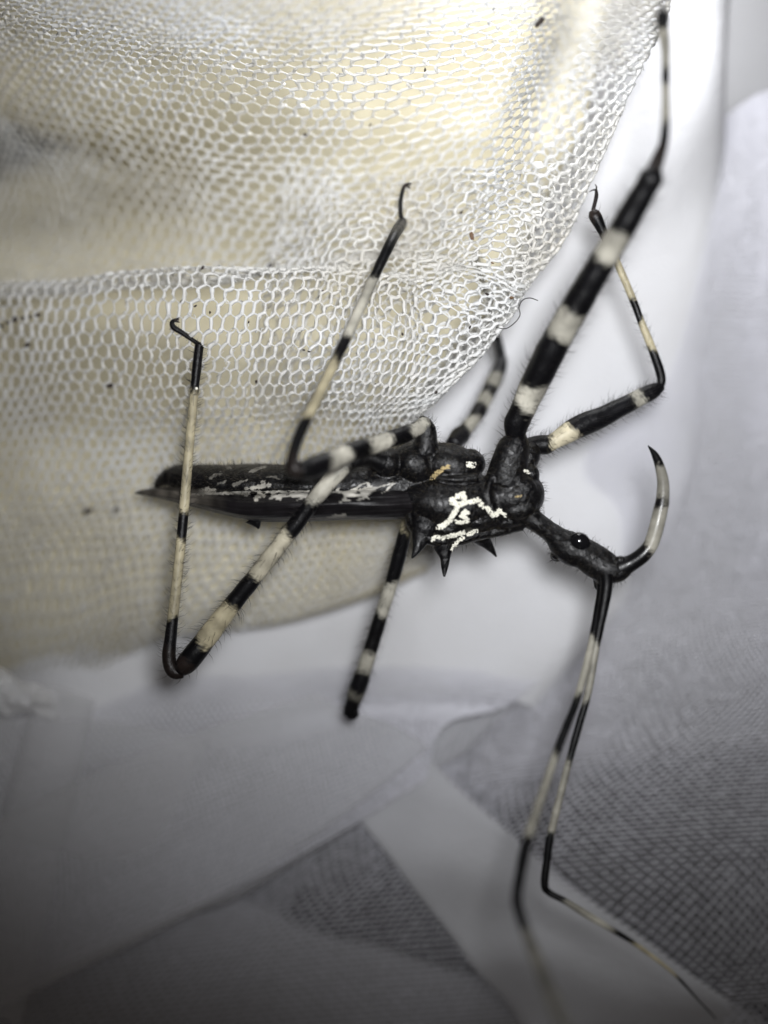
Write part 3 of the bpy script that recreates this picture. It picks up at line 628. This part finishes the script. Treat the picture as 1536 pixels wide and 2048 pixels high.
limb('tarsus', [(805, 444, d3, 5), (801, 425, d3, 4.4), (802, 398, d3, 4.2), (808, 374, d3, 3.8), (818, 367, d3+.2, 2.4), (822, 371, d3+.5, .8)], [B_, (806, 376), Br*2], M_leg, l3, 12)
claws(812, 369, d3+.1, 11, 3, l3)
# far middle leg, rising behind the net
l4 = limb('leg', [(905, 890, 3.0, 16), (920, 872, 4.0, 19), (935, 855, 4.6, 14), (955, 828, 5.6, 15), (972, 795, 6.6, 15), (988, 762, 7.6, 16), (1000, 735, 8.4, 14), (1003, 715, 8.9, 10)],
          [B_*1.6, (930, 860), Wh*.75, (947, 840), B_*1.6, (962, 812), Wh*.7, (972, 795), B_*1.6, (982, 775), Wh*.6, (990, 757), B_*2], M_leg, bug, 16, hair=20, hlen=.4, hrad=.008)
limb('tibia', [(1003, 722, 8.8, 10), (998, 690, 8.9, 9), (985, 640, 8.9, 8), (970, 580, 8.7, 8), (950, 500, 8.5, 8)], [B_, (992, 665), Wh*.6, (982, 625), B_, (970, 580), Wh*.6], M_leg, l4, 12)
# near hind leg: thigh down to a low knee, long thin shin back up to the net
h = cast(net_bvh, 350, 655); d5 = h[0].y-.5 if h[0] else 0
l5 = limb('leg', [(765, 925, -2.2, 20), (735, 915, -2.6, 17), (700, 925, -2.9, 16), (660, 962, -2.8, 17), (620, 1012, -2.5, 16), (575, 1070, -2.1, 16.5), (520, 1140, -1.6, 17), (460, 1215, -1.1, 18.5), (410, 1280, -.7, 21), (375, 1325, -.5, 22), (358, 1342, -.4, 15)],
          [B_, (690, 932), Wh, (627, 1000), B_, (575, 1070), Cr*.5+Wh*.5, (512, 1150), B_, (462, 1212), Cr, (408, 1280), B_, (378, 1322), Br*1.8, (366, 1335), B_], M_leg, bug, 22, hair=13, hlen=.62, hrad=.011)
limb('tibia', [(368, 1345, -.4, 12), (348, 1342, -.4, 15), (338, 1318, -.4, 14), (343, 1260, -.4, 12), (355, 1150, -.3, 10.5), (367, 1030, -.2, 10), (377, 910, -.1, 9.5), (388, 790, d5*.7, 9), (397, 705, d5, 9.5), (400, 688, d5, 9), (400, 685, d5, 3)],
     [Br, (340, 1292), B_, (347, 1238), Cr, (363, 1078), B_, (367, 1026), Cr*.9, (389, 782), B_], M_leg, l5, 16, hair=26, hlen=.55, hrad=.009)
limb('tarsus', [(397, 688, d5, 5), (385, 680, d5, 4.5), (365, 666, d5, 5), (348, 655, d5, 5.5), (344, 645, d5, 4.5), (352, 639, d5+.1, 2.5), (358, 640, d5+.3, .8)], [B_], M_leg, l5, 12, hair=12, hlen=.25, hrad=.007)
claws(349, 641, d5, 10, -1, l5)
v, f = ellipsoid(393, 777, d5*.7-.38, 3, 3, 3, 0, 10, 8); o = make_obj('wax_dot', v, f, M_mark); o.parent = l5
# far hind leg: thigh coming out under the thorax, shin folded away behind the knee
l6 = limb('leg', [(818, 1035, 1.0, 14), (812, 1058, 1.3, 13), (800, 1105, 1.9, 14), (783, 1165, 2.6, 14), (762, 1232, 3.3, 14), (738, 1308, 4.0, 15), (718, 1370, 4.6, 18), (704, 1412, 5.0, 15), (700, 1430, 5.2, 13), (699, 1436, 5.2, 5)],
          [Cr*.6, (811, 1064), B_, (784, 1162), Wh*.9, (763, 1228), B_, (740, 1300), Wh*.85, (727, 1345), B_*1.5, (716, 1378), Gy*.8, (709, 1398), B_], M_leg, bug, 18, hair=20, hlen=.5, hrad=.008)
limb('tibia', [(704, 1426, 5.0, 14), (706, 1422, 6.2, 11), (716, 1385, 10, 8), (726, 1352, 13, 7)], [B_], M_leg, l6, 12)

# --- beak, jointed and curved under the head
ro = limb('rostrum', [(1240, 1136, -2.3, 22), (1262, 1126, -2.5, 17), (1285, 1110, -2.7, 16), (1302, 1088, -2.8, 15), (1314, 1050, -2.9, 15), (1321, 1020, -2.9, 14.5), (1325, 1000, -2.9, 13.5), (1326, 965, -2.8, 12), (1320, 935, -2.6, 10), (1310, 910, -2.4, 7), (1296, 891, -2.3, 1)],
          [B_, (1298, 1096), Wh*.75, (1322, 1016), B_*2, (1325, 996), Wh*.6, (1322, 935), B_], M_gloss, bug, 20, bump=.005)
# --- antennae
limb('antenna', [(1212, 1150, -2.8, 13), (1213, 1172, -3.0, 12.5), (1206, 1220, -3.2, 10.5), (1194, 1280, -3.4, 8.5), (1176, 1385, -3.7, 7.5), (1158, 1450, -3.9, 7.5), (1136, 1530, -4.1, 7), (1102, 1665, -4.4, 8), (1094, 1720, -4.5, 8), (1089, 1768, -4.6, 8), (1098, 1785, -4.6, 7), (1130, 1802, -4.8, 6.5), (1175, 1830, -5, 7.5), (1222, 1858, -5.2, 6), (1272, 1889, -5.4, 4.6), (1345, 1945, -5.7, 3.4), (1395, 1998, -6, 2.2), (1432, 2038, -6.3, 1.2)],
     [B_, (1190, 1288), Wh*.8, (1169, 1402), B_, (1137, 1524), Wh*.85, (1103, 1662), B_, (1134, 1804), Wh, (1223, 1858), B_, (1273, 1890), Cr*1.2, (1352, 1952), Br], M_leg, bug, 14)
limb('antenna', [(1198, 1155, -2.00, 10.0), (1203, 1178, -2.31, 9.5), (1192, 1240, -3.14, 8.0), (1180, 1300, -3.87, 7.5), (1155, 1395, -5.12, 7.5), (1132, 1455, -5.95, 8.0), (1108, 1520, -6.88, 8.2), (1058, 1670, -9.88, 10.5), (1040, 1750, -11.64, 11.0), (1034, 1800, -12.96, 11.0), (1042, 1835, -13.95, 11.2), (1062, 1890, -15.69, 12.3), (1092, 1965, -18.13, 13.4), (1125, 2045, -21.13, 13.4), (1160, 2130, -24.38, 12.3)],
     [B_, (1185, 1278), Wh*.8, (1157, 1392), B_*1.4, (1110, 1512), Wh*.8, (1057, 1672), B_*1.3, (1053, 1868), Gy*1.2], M_leg, bug, 14)

# ------------------------------------------------------------------ debris
def chip(px, py, r, material, name='debris_speck', el=1.4, bvh=net_bvh, label='dark crumb of debris caught in the net', group='dark crumbs caught in the net'):
    h = cast(bvh, px+14, py)
    while h[0] is None or h[0].y > 5 and px > 800: px -= 6; h = cast(bvh, px+14, py)      # keep it on the net
    h = cast(bvh, px, py); d = h[0].y-.12
    k = (D+d)/D; a = random.uniform(0, 3.1); v = ICV*rng.uniform(.55, 1.25, (len(ICV), 1))*np.array([el, .6, .75])*r*k/PX
    v = np.stack([v[:, 0]*math.cos(a)-v[:, 2]*math.sin(a), v[:, 1], v[:, 0]*math.sin(a)+v[:, 2]*math.cos(a)], -1)
    c = P(px, py, d); o = make_obj(name, v, ICF, material, None, False); o.location = Vector(c)*MM
    return tag(o, label, 'debris', group)
for x, y, r in [(835, 397, 5), (922, 425, 5), (940, 655, 4), (975, 590, 5), (405, 535, 4), (390, 612, 3), (420, 625, 3), (497, 644, 3), (608, 700, 3), (618, 703, 3), (645, 582, 2.5), (805, 668, 3), (512, 763, 4), (610, 270, 4), (850, 140, 4), (420, 430, 3), (740, 250, 3)]:
    chip(x, y, r, M_speck)
for x, y, r in [(943, 472, 7), (836, 396, 4), (1035, 595, 5), (985, 526, 3), (555, 508, 3)]:
    chip(x, y, r, M_brown, 'brown_crumb', 1.2, label='small brown crumb caught in the net', group='brown crumbs caught in the net')
o = chip(541, 532, 8, M_speck, 'black_flake', 1.3, label='black angular flake resting on the upper fold of the net', group=None)
for x, y, r in [(4, 652, 6), (15, 645, 6), (30, 640, 7), (46, 636, 6), (60, 633, 5), (76, 630, 7)]:
    chip(x, y, r, M_speck, 'frass_pellet', 1.1, label='dark round pellet in a row of pellets on the net', group='row of dark pellets on the net')
h = cast(net_bvh, 1082, 42); dd = h[0].y-.4 if h[0] else 0
v, f, *_ = loft([(1090, 32, dd, 2), (1087, 36, dd, 4.5), (1080, 44, dd, 5), (1073, 52, dd, 4), (1071, 55, dd, 1.5)], .08, 10)
tag(make_obj('black_twig', v, f, M_speck), 'short curved black twig stuck on the steep side of the net', 'debris')
h = cast(net_bvh, 1000, 655); dd = h[0].y if h[0] else 0
v, f, *_ = loft([(1076, 601, dd-.3, .9), (1060, 596, dd-.4, 1.0), (1046, 600, dd-.5, 1.0), (1038, 614, dd-.5, 1.1), (1040, 630, dd-.5, 1.1), (1030, 645, dd-.4, 1.1), (1012, 657, dd-.2, 1.0), (992, 655, dd, .8)], .1, 6)
tag(make_obj('loose_fibre', v, f, M_hair), 'thin curled dark fibre hanging off the edge of the net', 'fibre')
chip(177, 1022, 9, M_speck, label='larger of two dark crumbs beyond the wing tip of the insect', group=None)
chip(232, 1018, 6, M_speck, label='smaller of two dark crumbs beyond the wing tip of the insect', group=None)
chip(55, 690, 6, M_speck, label='dark crumb just below the row of round pellets', group=None)
chip(222, 770, 7, M_speck, label='lone dark crumb on the blurred net between the pellets and the abdomen', group=None)
chip(920, 785, 4, M_speck, label='dark crumb stuck on the lowest corner of the net', group=None)

FI = Sheet([[(-60, 1350, 10), (0, 1340, 9.5), (50, 1360, 10), (110, 1385, 11)], [(-60, 1390, 9.5), (0, 1380, 8.6), (60, 1395, 9.4), (120, 1410, 10.6)], [(-60, 1440, 10), (0, 1425, 9.3), (60, 1430, 9.8), (120, 1430, 10.8)]], .45, .45, 51)
m, nt, out = mat('clear_film'); p = N_(nt, 'ShaderNodeBsdfPrincipled', Roughness=.12); p.inputs['Base Color'].default_value = (.8, .8, .8, 1)
tr = N_(nt, 'ShaderNodeBsdfTransparent'); mx = N_(nt, 'ShaderNodeMixShader'); mx.inputs[0].default_value = .72
nt.links.new(p.outputs[0], mx.inputs[1]); nt.links.new(tr.outputs[0], mx.inputs[2]); nt.links.new(mx.outputs[0], out.inputs['Surface'])
cloth('clear_film', FI, m, 'crumpled scrap of clear shiny film at the lower edge of the net bag', 'plastic film', None, .12, .03)
